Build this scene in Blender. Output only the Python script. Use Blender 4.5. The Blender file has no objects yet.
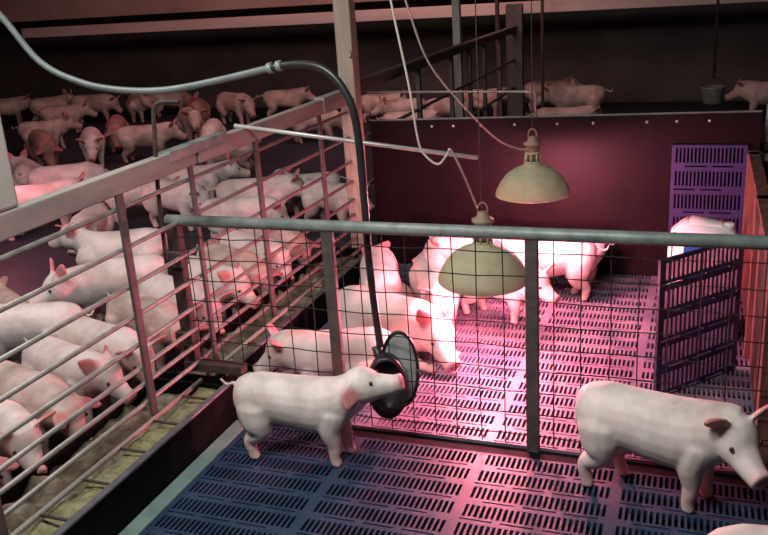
import bpy, bmesh, math, random
from mathutils import Vector, Matrix, Euler, noise
random.seed(7)
C = bpy.context.scene.collection
SC = bpy.context.scene
PI = math.pi

# ------------------------------------------------------------------ camera
cam = bpy.data.cameras.new('camera')
co = bpy.data.objects.new('camera', cam)
C.objects.link(co)
R3 = Matrix(((0.9391303887, -0.0513412146, 0.3397030949),
             (0.3377722190, 0.3187210420, -0.8856222815),
             (-0.0628016008, 0.9464570656, 0.3166622520)))
co.matrix_world = Matrix.Translation((0, 0, 1.55)) @ R3.to_4x4()
cam.sensor_width = 36
cam.lens = 860 / 768 * 36
cam.clip_start = 0.02
SC.camera = co

# ------------------------------------------------------------------ world, exposure
w = bpy.data.worlds.new('barn_air')
SC.world = w
w.use_nodes = True
w.node_tree.nodes['Background'].inputs[0].default_value = (0.9, 0.42, 0.45, 1)
w.node_tree.nodes['Background'].inputs[1].default_value = 0.045
SC.view_settings.view_transform = 'Standard'
SC.view_settings.look = 'None'
SC.view_settings.gamma = 1
SC.view_settings.use_curve_mapping = False
SC.view_settings.exposure = 0.0


def area(name, loc, target, size, energy, color, size_y=None):
    l = bpy.data.lights.new(name, 'AREA')
    l.energy = energy
    l.color = color
    l.size = size
    if size_y:
        l.shape = 'RECTANGLE'
        l.size_y = size_y
    o = bpy.data.objects.new(name, l)
    C.objects.link(o)
    o.location = loc
    o.rotation_euler = (Vector(target) - Vector(loc)).to_track_quat('-Z', 'Y').to_euler()
    return o


# unseen walkway fluorescent; fill lights added for left pen, far pens and back wall
area('walkway_light', (-1.0, 0.9, 2.6), (-1.2, 2.3, 0), 1.2, 62, (0.93, 1.0, 0.97), 0.3)
area('pen_fill', (-3.0, 2.2, 2.6), (-2.7, 3.0, 0), 1.2, 44, (1.0, 0.93, 0.92), 0.3)
area('back_fill', (-5.0, 6.5, 2.5), (-5.5, 8.5, 0), 1.2, 13, (1.0, 0.42, 0.42), 0.4)
area('back_wall_fill', (-2.5, 7.2, 2.7), (-3.2, 9.4, 1.2), 1.6, 42, (1.0, 0.55, 0.52), 0.4)


# ------------------------------------------------------------------ materials
def nodes(name):
    m = bpy.data.materials.new(name)
    m.use_nodes = True
    nt = m.node_tree
    return m, nt, nt.nodes['Principled BSDF']


def ramp(nt, fac, stops):
    r = nt.nodes.new('ShaderNodeValToRGB')
    nt.links.new(fac, r.inputs[0])
    els = r.color_ramp.elements
    while len(els) < len(stops):
        els.new(0.5)
    for e, (p, c) in zip(els, stops):
        e.position = p
        e.color = (*c, 1)
    return r


def ntex(nt, scale, detail=4, coord='Object', stretch=None, rough=0.6):
    tc = nt.nodes.new('ShaderNodeTexCoord')
    n = nt.nodes.new('ShaderNodeTexNoise')
    n.inputs['Scale'].default_value = scale
    n.inputs['Detail'].default_value = detail
    n.inputs['Roughness'].default_value = rough
    src = tc.outputs[coord]
    if stretch:
        mp = nt.nodes.new('ShaderNodeMapping')
        mp.inputs['Scale'].default_value = stretch
        nt.links.new(src, mp.inputs[0])
        src = mp.outputs[0]
    nt.links.new(src, n.inputs['Vector'])
    return n


def mat(name, stops, rough=0.6, metal=0.0, scale=8, bump=0.0, stretch=None, bscale=None, spec=0.5):
    m, nt, b = nodes(name)
    n = ntex(nt, scale, 5, stretch=stretch)
    k = len(stops)
    st = [(0.3 + 0.4 * i / max(1, k - 1), c) for i, c in enumerate(stops)]
    r = ramp(nt, n.outputs['Fac'], st)
    nt.links.new(r.outputs[0], b.inputs['Base Color'])
    b.inputs['Roughness'].default_value = rough
    b.inputs['Metallic'].default_value = metal
    b.inputs['Specular IOR Level'].default_value = spec
    if bump:
        n2 = ntex(nt, bscale or scale * 4, 4)
        bp = nt.nodes.new('ShaderNodeBump')
        bp.inputs['Strength'].default_value = bump
        bp.inputs['Distance'].default_value = 0.01
        nt.links.new(n2.outputs['Fac'], bp.inputs['Height'])
        nt.links.new(bp.outputs[0], b.inputs['Normal'])
    return m


def pig_mat(name, base, pink, dirt_amt):
    m, nt, b = nodes(name)
    at = nt.nodes.new('ShaderNodeAttribute')
    at.attribute_name = 'tint'
    mx = nt.nodes.new('ShaderNodeMixRGB')
    mx.inputs[1].default_value = (*base, 1)
    mx.inputs[2].default_value = (*pink, 1)
    sp = nt.nodes.new('ShaderNodeSeparateColor')
    nt.links.new(at.outputs['Color'], sp.inputs[0])
    nt.links.new(sp.outputs[0], mx.inputs[0])
    n = ntex(nt, 7, 5)
    oi = nt.nodes.new('ShaderNodeObjectInfo')
    ad = nt.nodes.new('ShaderNodeVectorMath')
    ad.operation = 'ADD'
    tc = nt.nodes.new('ShaderNodeTexCoord')
    mu = nt.nodes.new('ShaderNodeMath')
    mu.operation = 'MULTIPLY'
    mu.inputs[1].default_value = 37
    nt.links.new(oi.outputs['Random'], mu.inputs[0])
    nt.links.new(tc.outputs['Object'], ad.inputs[0])
    nt.links.new(mu.outputs[0], ad.inputs[1])
    nt.links.new(ad.outputs[0], n.inputs['Vector'])
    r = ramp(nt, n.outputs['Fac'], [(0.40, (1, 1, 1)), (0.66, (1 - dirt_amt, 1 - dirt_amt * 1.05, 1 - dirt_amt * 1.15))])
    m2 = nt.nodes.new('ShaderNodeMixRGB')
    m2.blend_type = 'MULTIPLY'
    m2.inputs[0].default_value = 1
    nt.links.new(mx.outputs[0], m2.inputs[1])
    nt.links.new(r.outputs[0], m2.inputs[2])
    # dark nostril and mouth marks from the second channel
    m3 = nt.nodes.new('ShaderNodeMixRGB')
    m3.inputs[2].default_value = (0.12, 0.03, 0.03, 1)
    nt.links.new(sp.outputs[1], m3.inputs[0])
    nt.links.new(m2.outputs[0], m3.inputs[1])
    nt.links.new(m3.outputs[0], b.inputs['Base Color'])
    b.inputs['Roughness'].default_value = 0.55
    b.inputs['Specular IOR Level'].default_value = 0.35
    b.inputs['Subsurface Weight'].default_value = 0.12
    b.inputs['Subsurface Radius'].default_value = (0.02, 0.006, 0.004)
    b.inputs['Subsurface Scale'].default_value = 0.4
    n2 = ntex(nt, 60, 3)
    bp = nt.nodes.new('ShaderNodeBump')
    bp.inputs['Strength'].default_value = 0.18
    bp.inputs['Distance'].default_value = 0.004
    nt.links.new(n2.outputs['Fac'], bp.inputs['Height'])
    nt.links.new(bp.outputs[0], b.inputs['Normal'])
    return m


M = {}
M['pig'] = pig_mat('piglet_skin', (0.82, 0.68, 0.64), (0.68, 0.24, 0.23), 0.33)
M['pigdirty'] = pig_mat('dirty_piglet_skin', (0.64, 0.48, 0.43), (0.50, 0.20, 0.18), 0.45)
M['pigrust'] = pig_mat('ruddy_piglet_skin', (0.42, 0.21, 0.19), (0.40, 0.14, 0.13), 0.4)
M['wire'] = mat('thin_dark_wire', [(0.012, 0.010, 0.010), (0.03, 0.024, 0.022)], 0.6, scale=20, spec=0.1)
M['eye'] = mat('dark_eye', [(0.03, 0.015, 0.012), (0.05, 0.02, 0.02)], 0.2)
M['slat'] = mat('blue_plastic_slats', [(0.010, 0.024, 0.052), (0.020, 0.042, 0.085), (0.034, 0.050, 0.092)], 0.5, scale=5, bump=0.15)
M['slat_lamplit'] = mat('blue_plastic_slats_lamplit', [(0.10, 0.085, 0.15), (0.16, 0.14, 0.20), (0.24, 0.20, 0.24)], 0.5, scale=5, bump=0.15)  # paler, pinker copy of the slat blue, heat-lamp light mixed into the colour
M['slat_lean'] = mat('indigo_plastic_slats', [(0.018, 0.014, 0.075), (0.032, 0.025, 0.12)], 0.5, scale=6)
M['slat_dark'] = mat('dark_blue_plastic_slats', [(0.008, 0.010, 0.036), (0.020, 0.020, 0.065)], 0.5, scale=6)
M['pit'] = mat('slurry_pit', [(0.006, 0.004, 0.005), (0.012, 0.007, 0.008)], 0.7)
M['kerb'] = mat('worn_green_concrete', [(0.14, 0.20, 0.18), (0.24, 0.33, 0.30)], 0.7, scale=9, bump=0.3)
M['galv'] = mat('weathered_galvanised_steel', [(0.12, 0.14, 0.13), (0.22, 0.245, 0.225), (0.30, 0.32, 0.30)], 0.5, 0.25, scale=14, bump=0.1)
M['railtop'] = mat('worn_painted_rail', [(0.20, 0.185, 0.16), (0.36, 0.31, 0.275)], 0.6, scale=12, bump=0.2, stretch=(1, 0.2, 1))
M['pipe'] = mat('dull_steel_pipe', [(0.20, 0.17, 0.15), (0.36, 0.32, 0.29)], 0.45, 0.3, scale=18)
M['darkiron'] = mat('dark_rusty_iron', [(0.035, 0.02, 0.018), (0.09, 0.05, 0.04)], 0.7, 0.1, scale=25, bump=0.3)
M['iron'] = mat('brown_iron', [(0.07, 0.055, 0.052), (0.13, 0.10, 0.095)], 0.6, 0.2, scale=25, bump=0.2)
M['rust'] = mat('rusty_sheet', [(0.05, 0.017, 0.012), (0.14, 0.05, 0.035), (0.22, 0.10, 0.08)], 0.7, scale=7, bump=0.3, stretch=(4, 4, 0.5))
M['wood'] = mat('pale_wooden_post', [(0.27, 0.22, 0.17), (0.40, 0.34, 0.27)], 0.7, scale=6, bump=0.2, stretch=(8, 8, 0.6))
M['greypost'] = mat('grey_plastered_post', [(0.36, 0.34, 0.29), (0.46, 0.43, 0.38)], 0.75, scale=6, bump=0.1)
M['board'] = mat('black_rubber_board', [(0.0035, 0.0018, 0.0025), (0.009, 0.003, 0.005), (0.005, 0.0022, 0.003)], 0.5, scale=4, bump=0.15, spec=0.15)
M['boardedge'] = mat('scuffed_board_edge', [(0.10, 0.09, 0.08), (0.2, 0.18, 0.17)], 0.6, scale=10)
M['bolt'] = mat('shiny_bolt', [(0.5, 0.48, 0.45), (0.7, 0.68, 0.65)], 0.4, 0.4)
M['troughshell'] = mat('grimy_trough_and_gate_shade', [(0.003, 0.003, 0.0035), (0.008, 0.006, 0.007)], 0.7, 0.0, scale=10, spec=0.08)  # trough steel, also used for the painted shade strip under the gate
M['trougledge'] = mat('worn_trough_rim', [(0.10, 0.09, 0.10), (0.19, 0.17, 0.18)], 0.45, 0.3, scale=14)
M['feed'] = mat('yellow_meal_feed', [(0.14, 0.12, 0.055), (0.27, 0.235, 0.12), (0.36, 0.32, 0.18)], 0.95, scale=30, bump=0.8, bscale=90)
M['mash'] = mat('trodden_brown_mash', [(0.05, 0.035, 0.02), (0.14, 0.10, 0.06), (0.30, 0.28, 0.2)], 0.8, scale=12, bump=0.9, bscale=40)
M['shade'] = mat('dusty_olive_lampshade', [(0.38, 0.33, 0.20), (0.48, 0.42, 0.27)], 0.75, 0.0, scale=18, bump=0.1)
M['socket'] = mat('lamp_socket', [(0.20, 0.13, 0.09), (0.32, 0.22, 0.15)], 0.6, scale=20)
M['cord'] = mat('pale_cable', [(0.50, 0.40, 0.34), (0.62, 0.50, 0.44)], 0.6)
M['hose_pale'] = mat('grey_green_hose', [(0.11, 0.13, 0.125), (0.18, 0.205, 0.195)], 0.45, scale=10)
M['hose_black'] = mat('black_hose', [(0.018, 0.016, 0.016), (0.035, 0.03, 0.03)], 0.35)
M['bowl'] = mat('black_bowl_plastic', [(0.012, 0.01, 0.012), (0.03, 0.022, 0.025)], 0.4)
M['plate'] = mat('scuffed_grey_plate', [(0.32, 0.34, 0.34), (0.46, 0.47, 0.46)], 0.4, 0.1, scale=10)
M['white'] = mat('white_plastic', [(0.72, 0.72, 0.72), (0.82, 0.82, 0.82)], 0.4)
M['bluelid'] = mat('blue_plastic', [(0.03, 0.09, 0.35), (0.05, 0.14, 0.45)], 0.4)
M['wall'] = mat('dark_grimy_wall', [(0.06, 0.045, 0.042), (0.11, 0.085, 0.08)], 0.9, scale=1.5, bump=0.2)
M['wallup'] = mat('brown_dusty_wall', [(0.28, 0.18, 0.15), (0.42, 0.29, 0.25)], 0.9, scale=1.2)
M['beam'] = mat('dusty_timber_beam', [(0.42, 0.31, 0.28), (0.58, 0.46, 0.42)], 0.8, scale=3, stretch=(0.2, 2, 2))
M['ceiling'] = mat('dark_ceiling', [(0.04, 0.03, 0.03), (0.07, 0.05, 0.05)], 0.9)


def bulb_mat():
    m, nt, b = nodes('glowing_red_bulb')
    b.inputs['Base Color'].default_value = (0.8, 0.1, 0.1, 1)
    b.inputs['Emission Color'].default_value = (1, 0.30, 0.42, 1)
    b.inputs['Emission Strength'].default_value = 25
    return m


M['bulb'] = bulb_mat()


def slat_floor_mat():
    # far slatted floors: moulded slot pattern as a real surface pattern
    m, nt, b = nodes('far_slatted_plastic')
    tc = nt.nodes.new('ShaderNodeTexCoord')
    br = nt.nodes.new('ShaderNodeTexBrick')
    br.inputs['Color1'].default_value = (0.010, 0.012, 0.022, 1)
    br.inputs['Color2'].default_value = (0.010, 0.012, 0.022, 1)
    br.inputs['Mortar'].default_value = (0.03, 0.036, 0.06, 1)
    br.inputs['Scale'].default_value = 1
    br.inputs['Brick Width'].default_value = 0.0175
    br.inputs['Row Height'].default_value = 0.095
    br.inputs['Mortar Size'].default_value = 0.0045
    br.offset = 0.0
    nt.links.new(tc.outputs['Object'], br.inputs['Vector'])
    n = ntex(nt, 3, 4)
    r = ramp(nt, n.outputs['Fac'], [(0.3, (0.6, 0.55, 0.55)), (0.7, (1.3, 1.2, 1.2))])
    mx = nt.nodes.new('ShaderNodeMixRGB')
    mx.blend_type = 'MULTIPLY'
    mx.inputs[0].default_value = 1
    nt.links.new(br.outputs[0], mx.inputs[1])
    nt.links.new(r.outputs[0], mx.inputs[2])
    nt.links.new(mx.outputs[0], b.inputs['Base Color'])
    b.inputs['Roughness'].default_value = 0.55
    return m


M['farslat'] = slat_floor_mat()


# ------------------------------------------------------------------ mesh helpers
def obj(name, bm, m, parent=None, smooth=False):
    me = bpy.data.meshes.new(name)
    bmesh.ops.recalc_face_normals(bm, faces=bm.faces)
    bm.to_mesh(me)
    bm.free()
    if smooth:
        for p in me.polygons:
            p.use_smooth = True
    if m is not None:
        for mm in (m if isinstance(m, list) else [m]):
            me.materials.append(mm)
    o = bpy.data.objects.new(name, me)
    C.objects.link(o)
    if parent:
        o.parent = parent
    return o


def tag(o, label=None, cat=None, group=None, kind=None):
    if label:
        o['label'] = label
    if cat:
        o['category'] = cat
    if group:
        o['group'] = group
    if kind:
        o['kind'] = kind
    return o


def thing(name, label, cat, loc=(0, 0, 0), rz=0, group=None):
    o = bpy.data.objects.new(name, None)
    C.objects.link(o)
    o.location = loc
    o.rotation_euler = (0, 0, rz)
    o.empty_display_size = 0.1
    return tag(o, label, cat, group)


def box(bm, x0, x1, y0, y1, z0, z1, bev=0.0):
    r = bmesh.ops.create_cube(bm, size=1)
    vs = r['verts']
    for v in vs:
        v.co = Vector(((x0 + x1) / 2 + v.co.x * (x1 - x0), (y0 + y1) / 2 + v.co.y * (y1 - y0), (z0 + z1) / 2 + v.co.z * (z1 - z0)))
    if bev:
        es = list({e for v in vs for e in v.link_edges})
        bmesh.ops.bevel(bm, geom=es, offset=bev, segments=2, affect='EDGES', profile=0.5)
    return bm


def BM():
    return bmesh.new()


def catmull(pts, n=6):
    P = [Vector(p) for p in pts]
    out = []
    for i in range(len(P) - 1):
        p0 = P[max(i - 1, 0)]
        p1 = P[i]
        p2 = P[i + 1]
        p3 = P[min(i + 2, len(P) - 1)]
        for k in range(n):
            t = k / n
            out.append(0.5 * ((2 * p1) + (-p0 + p2) * t + (2 * p0 - 5 * p1 + 4 * p2 - p3) * t * t + (-p0 + 3 * p1 - 3 * p2 + p3) * t ** 3))
    out.append(P[-1])
    return out


def tube(bm, pts, r, seg=10, cap=True):
    P = [Vector(p) for p in pts]
    rr = r if isinstance(r, (list, tuple)) else [r] * len(P)
    rings = []
    up = Vector((0, 0, 1))
    t0 = (P[1] - P[0]).normalized()
    if abs(t0.z) > 0.9:
        up = Vector((0, 1, 0))
    nrm = t0.cross(up).normalized()
    for i, p in enumerate(P):
        if i == 0:
            t = P[1] - P[0]
        elif i == len(P) - 1:
            t = P[-1] - P[-2]
        else:
            t = P[i + 1] - P[i - 1]
        t.normalize()
        nrm = (nrm - t * nrm.dot(t)).normalized()
        b = t.cross(nrm)
        rings.append([bm.verts.new(p + (nrm * math.cos(2 * PI * k / seg) + b * math.sin(2 * PI * k / seg)) * rr[i]) for k in range(seg)])
    for a, c in zip(rings, rings[1:]):
        for k in range(seg):
            bm.faces.new((a[k], a[(k + 1) % seg], c[(k + 1) % seg], c[k]))
    if cap:
        bm.faces.new(rings[0][::-1])
        bm.faces.new(rings[-1])
    return bm


def lathe(bm, prof, seg=40, closed=False, c=(0, 0, 0)):
    rings = []
    for (r, z) in prof:
        rings.append([bm.verts.new((c[0] + r * math.cos(2 * PI * k / seg), c[1] + r * math.sin(2 * PI * k / seg), c[2] + z)) for k in range(seg)])
    for a, b in zip(rings, rings[1:]):
        for k in range(seg):
            bm.faces.new((a[k], a[(k + 1) % seg], b[(k + 1) % seg], b[k]))
    if closed:
        bm.faces.new(rings[0][::-1])
        bm.faces.new(rings[-1])
    return bm


def slats(bm, x0, cols, y0, rows, T=None, col_w=0.45, pitch=0.0175, slot=0.0100, row=0.098, depth=0.022, margin=0.014):
    """plastic slatted flooring: rows of slots between lines of long thin slits; real holes"""
    T = T or (lambda p: p)
    cache = {}

    def V(x, y, z):
        k = (round(x, 5), round(y, 5), round(z, 5))
        if k not in cache:
            cache[k] = bm.verts.new(T(Vector((x, y, z))))
        return cache[k]

    def quad(a, b, c, d):
        try:
            bm.faces.new((V(*a), V(*b), V(*c), V(*d)))
        except ValueError:
            pass

    def top(xa, xb, ya, yb):
        quad((xa, ya, 0), (xb, ya, 0), (xb, yb, 0), (xa, yb, 0))

    def strip(ya, yb, holes, X0, X1):
        xs = X0
        for (a, b) in holes:
            top(xs, a, ya, yb)
            for (p, q) in (((a, ya), (b, ya)), ((b, ya), (b, yb)), ((b, yb), (a, yb)), ((a, yb), (a, ya))):
                quad((p[0], p[1], 0), (q[0], q[1], 0), (q[0], q[1], -depth), (p[0], p[1], -depth))
            xs = b
        top(xs, X1, ya, yb)

    n = int((col_w - 2 * margin) / pitch)
    for c in range(cols):
        X0 = x0 + c * col_w
        X1 = X0 + col_w
        off = X0 + (col_w - (n - 1) * pitch) / 2
        slotsx = [(off + i * pitch - slot / 2, off + i * pitch + slot / 2) for i in range(n)]
        for r in range(rows):
            Y = y0 + r * row
            top(X0, X1, Y, Y + 0.006)
            dash = []
            xx = X0 + margin + (0.05 if r % 2 else 0.0)
            while xx + 0.10 < X1 - margin:
                dash.append((xx, xx + 0.10))
                xx += 0.125
            strip(Y + 0.006, Y + 0.0125, dash, X0, X1)
            top(X0, X1, Y + 0.0125, Y + 0.024)
            strip(Y + 0.024, Y + 0.086, slotsx, X0, X1)
            top(X0, X1, Y + 0.086, Y + row)
    # outer skirts
    X1 = x0 + cols * col_w
    Y1 = y0 + rows * row
    for (p, q) in (((x0, y0), (X1, y0)), ((X1, y0), (X1, Y1)), ((X1, Y1), (x0, Y1)), ((x0, Y1), (x0, y0))):
        quad((*p, 0), (*q, 0), (*q, -depth), (*p, -depth))
    return bm


# ------------------------------------------------------------------ the building
def struct(name, bm, m, smooth=False):
    return tag(obj(name, bm, m, None, smooth), kind='structure')


struct('floor_pit', box(BM(), -10.8, 3.2, -1.2, 11, -0.5, -0.42), M['pit'])
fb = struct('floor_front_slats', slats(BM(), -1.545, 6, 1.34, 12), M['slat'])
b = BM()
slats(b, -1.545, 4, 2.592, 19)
struct('floor_lamp_pen_slats', b, M['slat_lamplit'])
struct('trim_gate_shade', box(BM(), -1.60, 1.4, 2.525, 2.592, -0.06, -0.012), M['troughshell'])  # near-black strip: the gate's shade painted along its foot
struct('trim_kerb', box(BM(), -1.608, -1.548, 0.5, 2.52, -0.10, 0.004, 0.004), M['kerb'])
struct('trim_lamp_pen_kerb', box(BM(), -1.66, -1.547, 2.6, 4.42, -0.10, 0.0, 0.004), M['slat_lamplit'])
struct('floor_left_pen', box(BM(), -10.6, -1.97, 0.2, 10.6, -0.04, 0), M['farslat'])
struct('floor_back_pen', box(BM(), -1.96, 3.0, 4.47, 10.6, -0.04, 0), M['farslat'])
struct('floor_right_pen', box(BM(), 0.27, 3.0, 2.6, 4.46, -0.04, 0), M['farslat'])
struct('wall_back', box(BM(), -10.8, 3.2, 10.6, 10.8, -0.04, 1.42), M['wall'])
struct('wall_back_upper', box(BM(), -10.8, 3.2, 10.62, 10.8, 1.42, 2.9), M['wallup'])
struct('wall_left', box(BM(), -10.8, -10.6, -1.2, 10.6, -0.04, 2.9), M['wall'])
struct('wall_right', box(BM(), 3.0, 3.2, -1.2, 10.6, -0.04, 2.9), M['wall'])
struct('wall_front', box(BM(), -10.8, 3.2, -1.4, -1.2, -0.5, 2.9), M['wall'])
struct('ceiling', box(BM(), -10.8, 3.2, -1.4, 10.8, 2.9, 3.0), M['ceiling'])
# long dusty ledge beam running across in front of the back wall
struct('trim_beam', box(BM(), -8.05, 3.0, 8.92, 9.05, 1.14, 1.255, 0.006), M['beam'])
struct('trim_upper_beam', box(BM(), -10.5, 3.0, 9.3, 9.4, 1.33, 2.0, 0.006), M['wallup'])

# ------------------------------------------------------------------ posts
pst = thing('barn_post', 'tall pale square timber post at the inner corner of the lamp pen', 'post', (-1.775, 4.30, 0))
obj('shaft', box(BM(), -0.045, 0.045, -0.045, 0.045, -0.04, 2.9, 0.006), M['wood'], pst)
b = BM()
tube(b, [(0.03, -0.05, 1.18), (0.045, -0.06, 1.18), (0.05, -0.065, 1.20), (0.04, -0.065, 1.215)], 0.004, 6)
obj('hook', b, M['iron'], pst)
tag(obj('grey_post', box(BM(), -1.86, -1.765, 1.73, 1.825, 1.019, 2.9, 0.01), M['greypost']),
    'thick pale grey post rising from the painted top rail at the left edge', 'post')
tag(obj('slim_post', box(BM(), -1.87, -1.81, 6.70, 6.76, 0, 2.9, 0.004), M['greypost']),
    'slim pale post standing behind the sloping fence rail, in front of the dusty beam', 'post')
# a dark frame post at the far end of the fence
b = BM()
box(b, -1.86, -1.70, 8.60, 8.68, 0, 1.25, 0.004)
tag(obj('iron_post', b, M['iron']), 'broad brown iron post at the far end of the sloping fence', 'post')
b = BM()
tube(b, [(-1.90, 8.42, 0), (-1.90, 8.42, 2.9)], 0.022, 8)
tag(obj('feed_pipe', b, M['darkiron']), 'thin black upright pipe left of the broad brown iron post', 'pipe')
b = BM()
tube(b, [(-1.52, 8.7, 0), (-1.52, 8.7, 2.9)], 0.016, 8)
tag(obj('feed_pipe', b, M['darkiron']), 'thin black upright pipe right of the broad brown iron post', 'pipe')


# ------------------------------------------------------------------ left fence with trough
FX = -1.78
fence = thing('pen_fence', 'long steel rail fence with a broad painted top rail along the feed trough', 'fence', (FX, 2.5, 0))


def loc(bm_, o):
    bmesh.ops.translate(bm_, verts=bm_.verts, vec=-o.location)
    return bm_


b = BM(); box(b, FX - 0.022, FX + 0.022, 0.6, 2.72, 0.945, 1.018, 0.005)
obj('top_rail', loc(b, fence), M['railtop'], fence)
b = BM(); box(b, FX - 0.022, FX + 0.022, 2.74, 4.02, 0.942, 1.012, 0.005)
obj('top_rail', loc(b, fence), M['railtop'], fence)
b = BM(); box(b, FX - 0.026, FX + 0.026, 2.55, 2.95, 0.985, 1.024, 0.004)
tag(obj('rail_joint', loc(b, fence), M['galv'], fence), 'grey green steel sleeve on the top rail')
b = BM(); box(b, FX - 0.028, FX + 0.028, 3.90, 4.20, 0.94, 1.02, 0.004)
tag(obj('end_block', loc(b, fence), M['railtop'], fence), 'stubby pale end block against the tall post')
for z in (0.895, 0.76, 0.628, 0.52, 0.417, 0.333, 0.27, 0.20):
    b = BM(); tube(b, [(FX, 0.6, z), (FX, 4.25, z)], 0.0085, 8)
    obj('rail', loc(b, fence), M['pipe'], fence, True)
for y, wd in ((1.52, .03), (2.25, .034), (2.68, .024), (3.19, .034), (3.85, .034)):
    b = BM(); box(b, FX + 0.009, FX + 0.021, y - wd / 2, y + wd / 2, 0.15, 0.95, 0.002)
    obj('upright', loc(b, fence), M['iron'], fence)

fence2 = thing('pen_fence', 'far stretch of brown rail fence climbing away behind the tall pale post', 'fence', (FX, 6, 0))
b = BM(); box(b, FX - 0.03, FX + 0.03, 4.36, 8.60, 0.985, 1.045, 0.006)
obj('top_rail', loc(b, fence2), M['iron'], fence2)
for z in (0.72, 0.45):
    b = BM(); tube(b, [(FX, 4.36, z), (FX, 8.6, z)], 0.012, 8)
    obj('rail', loc(b, fence2), M['iron'], fence2, True)
for y in (5.5, 6.3, 6.85, 7.35, 7.95):
    b = BM(); box(b, FX - 0.015, FX + 0.015, y - 0.02, y + 0.02, 0, 1.0, 0.003)
    obj('upright', loc(b, fence2), M['iron'], fence2)

# latch rod hooked over the top rail
b = BM()
tube(b, catmull([(-1.80, 2.50, 0.62), (-1.79, 2.50, 0.9), (-1.765, 2.5, 1.14), (-1.755, 2.5, 1.185), (-1.735, 2.5, 1.203), (-1.70, 2.5, 1.207), (-1.655, 2.5, 1.205)], 4), 0.008, 8)
tag(obj('latch_rod', b, M['darkiron'], None, True), 'rusty hooked latch rod standing up beside the top rail', 'rod')


def trough(name_lab, y0, y1, xo, ndiv, y_first, step):
    t = thing('feed_trough', name_lab, 'trough', (FX, (y0 + y1) / 2, 0))
    xi = -1.97
    b = BM()
    box(b, xo - 0.010, xo, y0, y1, -0.09, 0.150)
    box(b, xi, xi + 0.010, y0, y1, 0.0, 0.135)
    box(b, xi + 0.010, xo - 0.010, y0, y1, -0.03, 0.02)
    box(b, xi + 0.010, xo - 0.010, y0, y0 + 0.01, 0.02, 0.14)
    box(b, xi + 0.010, xo - 0.010, y1 - 0.01, y1, 0.02, 0.14)
    obj('shell', loc(b, t), M['troughshell'], t)
    b = BM(); box(b, xo - 0.022, xo + 0.004, y0, y1, 0.148, 0.158, 0.003)
    obj('rim', loc(b, t), M['trougledge'], t)
    b = BM(); tube(b, [(FX + 0.035, y0, 0.150), (FX + 0.035, y1, 0.150)], 0.009, 8)
    obj('centre_rail', loc(b, t), M['railtop'], t, True)
    y = y_first
    while y < y1 - 0.03:
        b = BM()
        tube(b, [(FX + 0.035, y, 0.150), (xo - 0.02, y, 0.150)], 0.005, 6)
        obj('divider', loc(b, t), M['darkiron'], t, True)
        y += step
    # meal in the outer half, wet mash in the inner half: both lie in the trough
    def heap(x0, x1, zt, amp, mt, nm, lab, sc):
        b = BM()
        nx, ny = 10, int((y1 - y0 - 0.04) / 0.018)
        g = [[None] * (ny + 1) for _ in range(nx + 1)]
        for i in range(nx + 1):
            for j in range(ny + 1):
                x = x0 + (x1 - x0) * i / nx
                yy = y0 + 0.015 + (y1 - y0 - 0.03) * j / ny
                g[i][j] = b.verts.new((x, yy, zt + amp * noise.noise(Vector((x * sc, yy * sc, 3)))))
        for i in range(nx):
            for j in range(ny):
                b.faces.new((g[i][j], g[i + 1][j], g[i + 1][j + 1], g[i][j + 1]))
        edge = [g[i][0] for i in range(nx + 1)] + [g[nx][j] for j in range(1, ny + 1)] + [g[i][ny] for i in range(nx - 1, -1, -1)] + [g[0][j] for j in range(ny - 1, 0, -1)]
        low = [b.verts.new((v.co.x, v.co.y, 0.022)) for v in edge]
        for k in range(len(edge)):
            b.faces.new((edge[k], low[k], low[(k + 1) % len(edge)], edge[(k + 1) % len(edge)]))
        b.faces.new(low)
        tag(obj(nm, b, mt, None, True), lab, 'feed', None, 'stuff')
    heap(FX + 0.03, xo - 0.012, 0.118, 0.02, M['feed'], 'meal_feed', 'yellow meal filling the cells of the ' + ('near' if y0 < 2 else 'far') + ' trough', 14)
    heap(xi + 0.012, FX + 0.03, 0.088, 0.05, M['mash'], 'wet_mash', 'trodden brown mash with pale lumps on the pig side of the ' + ('near' if y0 < 2 else 'far') + ' trough', 16)
    return t


trough('long dark steel feed trough with yellow meal, in the near left corner', 0.9, 2.53, -1.612, 9, 1.065, 0.19)
trough('long dark steel feed trough behind the left end of the mesh gate', 2.58, 4.24, -1.668, 9, 2.70, 0.19)

# ------------------------------------------------------------------ mesh gate in front of the lamp pen
GY = 2.59
gate = thing('mesh_gate', 'long grey green gate with wire mesh across the front of the lamp pen', 'gate', (-0.7, GY, 0))
b = BM(); tube(b, [(-1.835, GY, 0.763), (1.3, GY, 0.763)], 0.021, 14)
obj('top_rail', loc(b, gate), M['galv'], gate, True)
b = BM(); box(b, -1.835, -1.785, GY - 0.02, GY + 0.02, 0.165, 0.76, 0.004)
obj('post', loc(b, gate), M['darkiron'], gate)
for x in (-1.195, -0.49, 0.62):
    b = BM(); box(b, x - 0.021, x + 0.021, GY - 0.012, GY + 0.016, -0.03, 0.75, 0.004)
    obj('post', loc(b, gate), M['iron'], gate)
b = BM(); box(b, -1.835, -1.585, GY - 0.03, GY + 0.02, 0.168, 0.205, 0.004); box(b, -1.606, -1.572, GY - 0.03, GY + 0.02, -0.02, 0.168, 0.004)
obj('bottom_bar', loc(b, gate), M['darkiron'], gate)
for (y, z) in ((GY - 0.025, 0.62), (GY - 0.025, 0.30)):
    b = BM(); box(b, -1.85, -1.775, y - 0.012, y + 0.04, z - 0.03, z + 0.03, 0.004)
    obj('hinge', loc(b, gate), M['darkiron'], gate)


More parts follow.
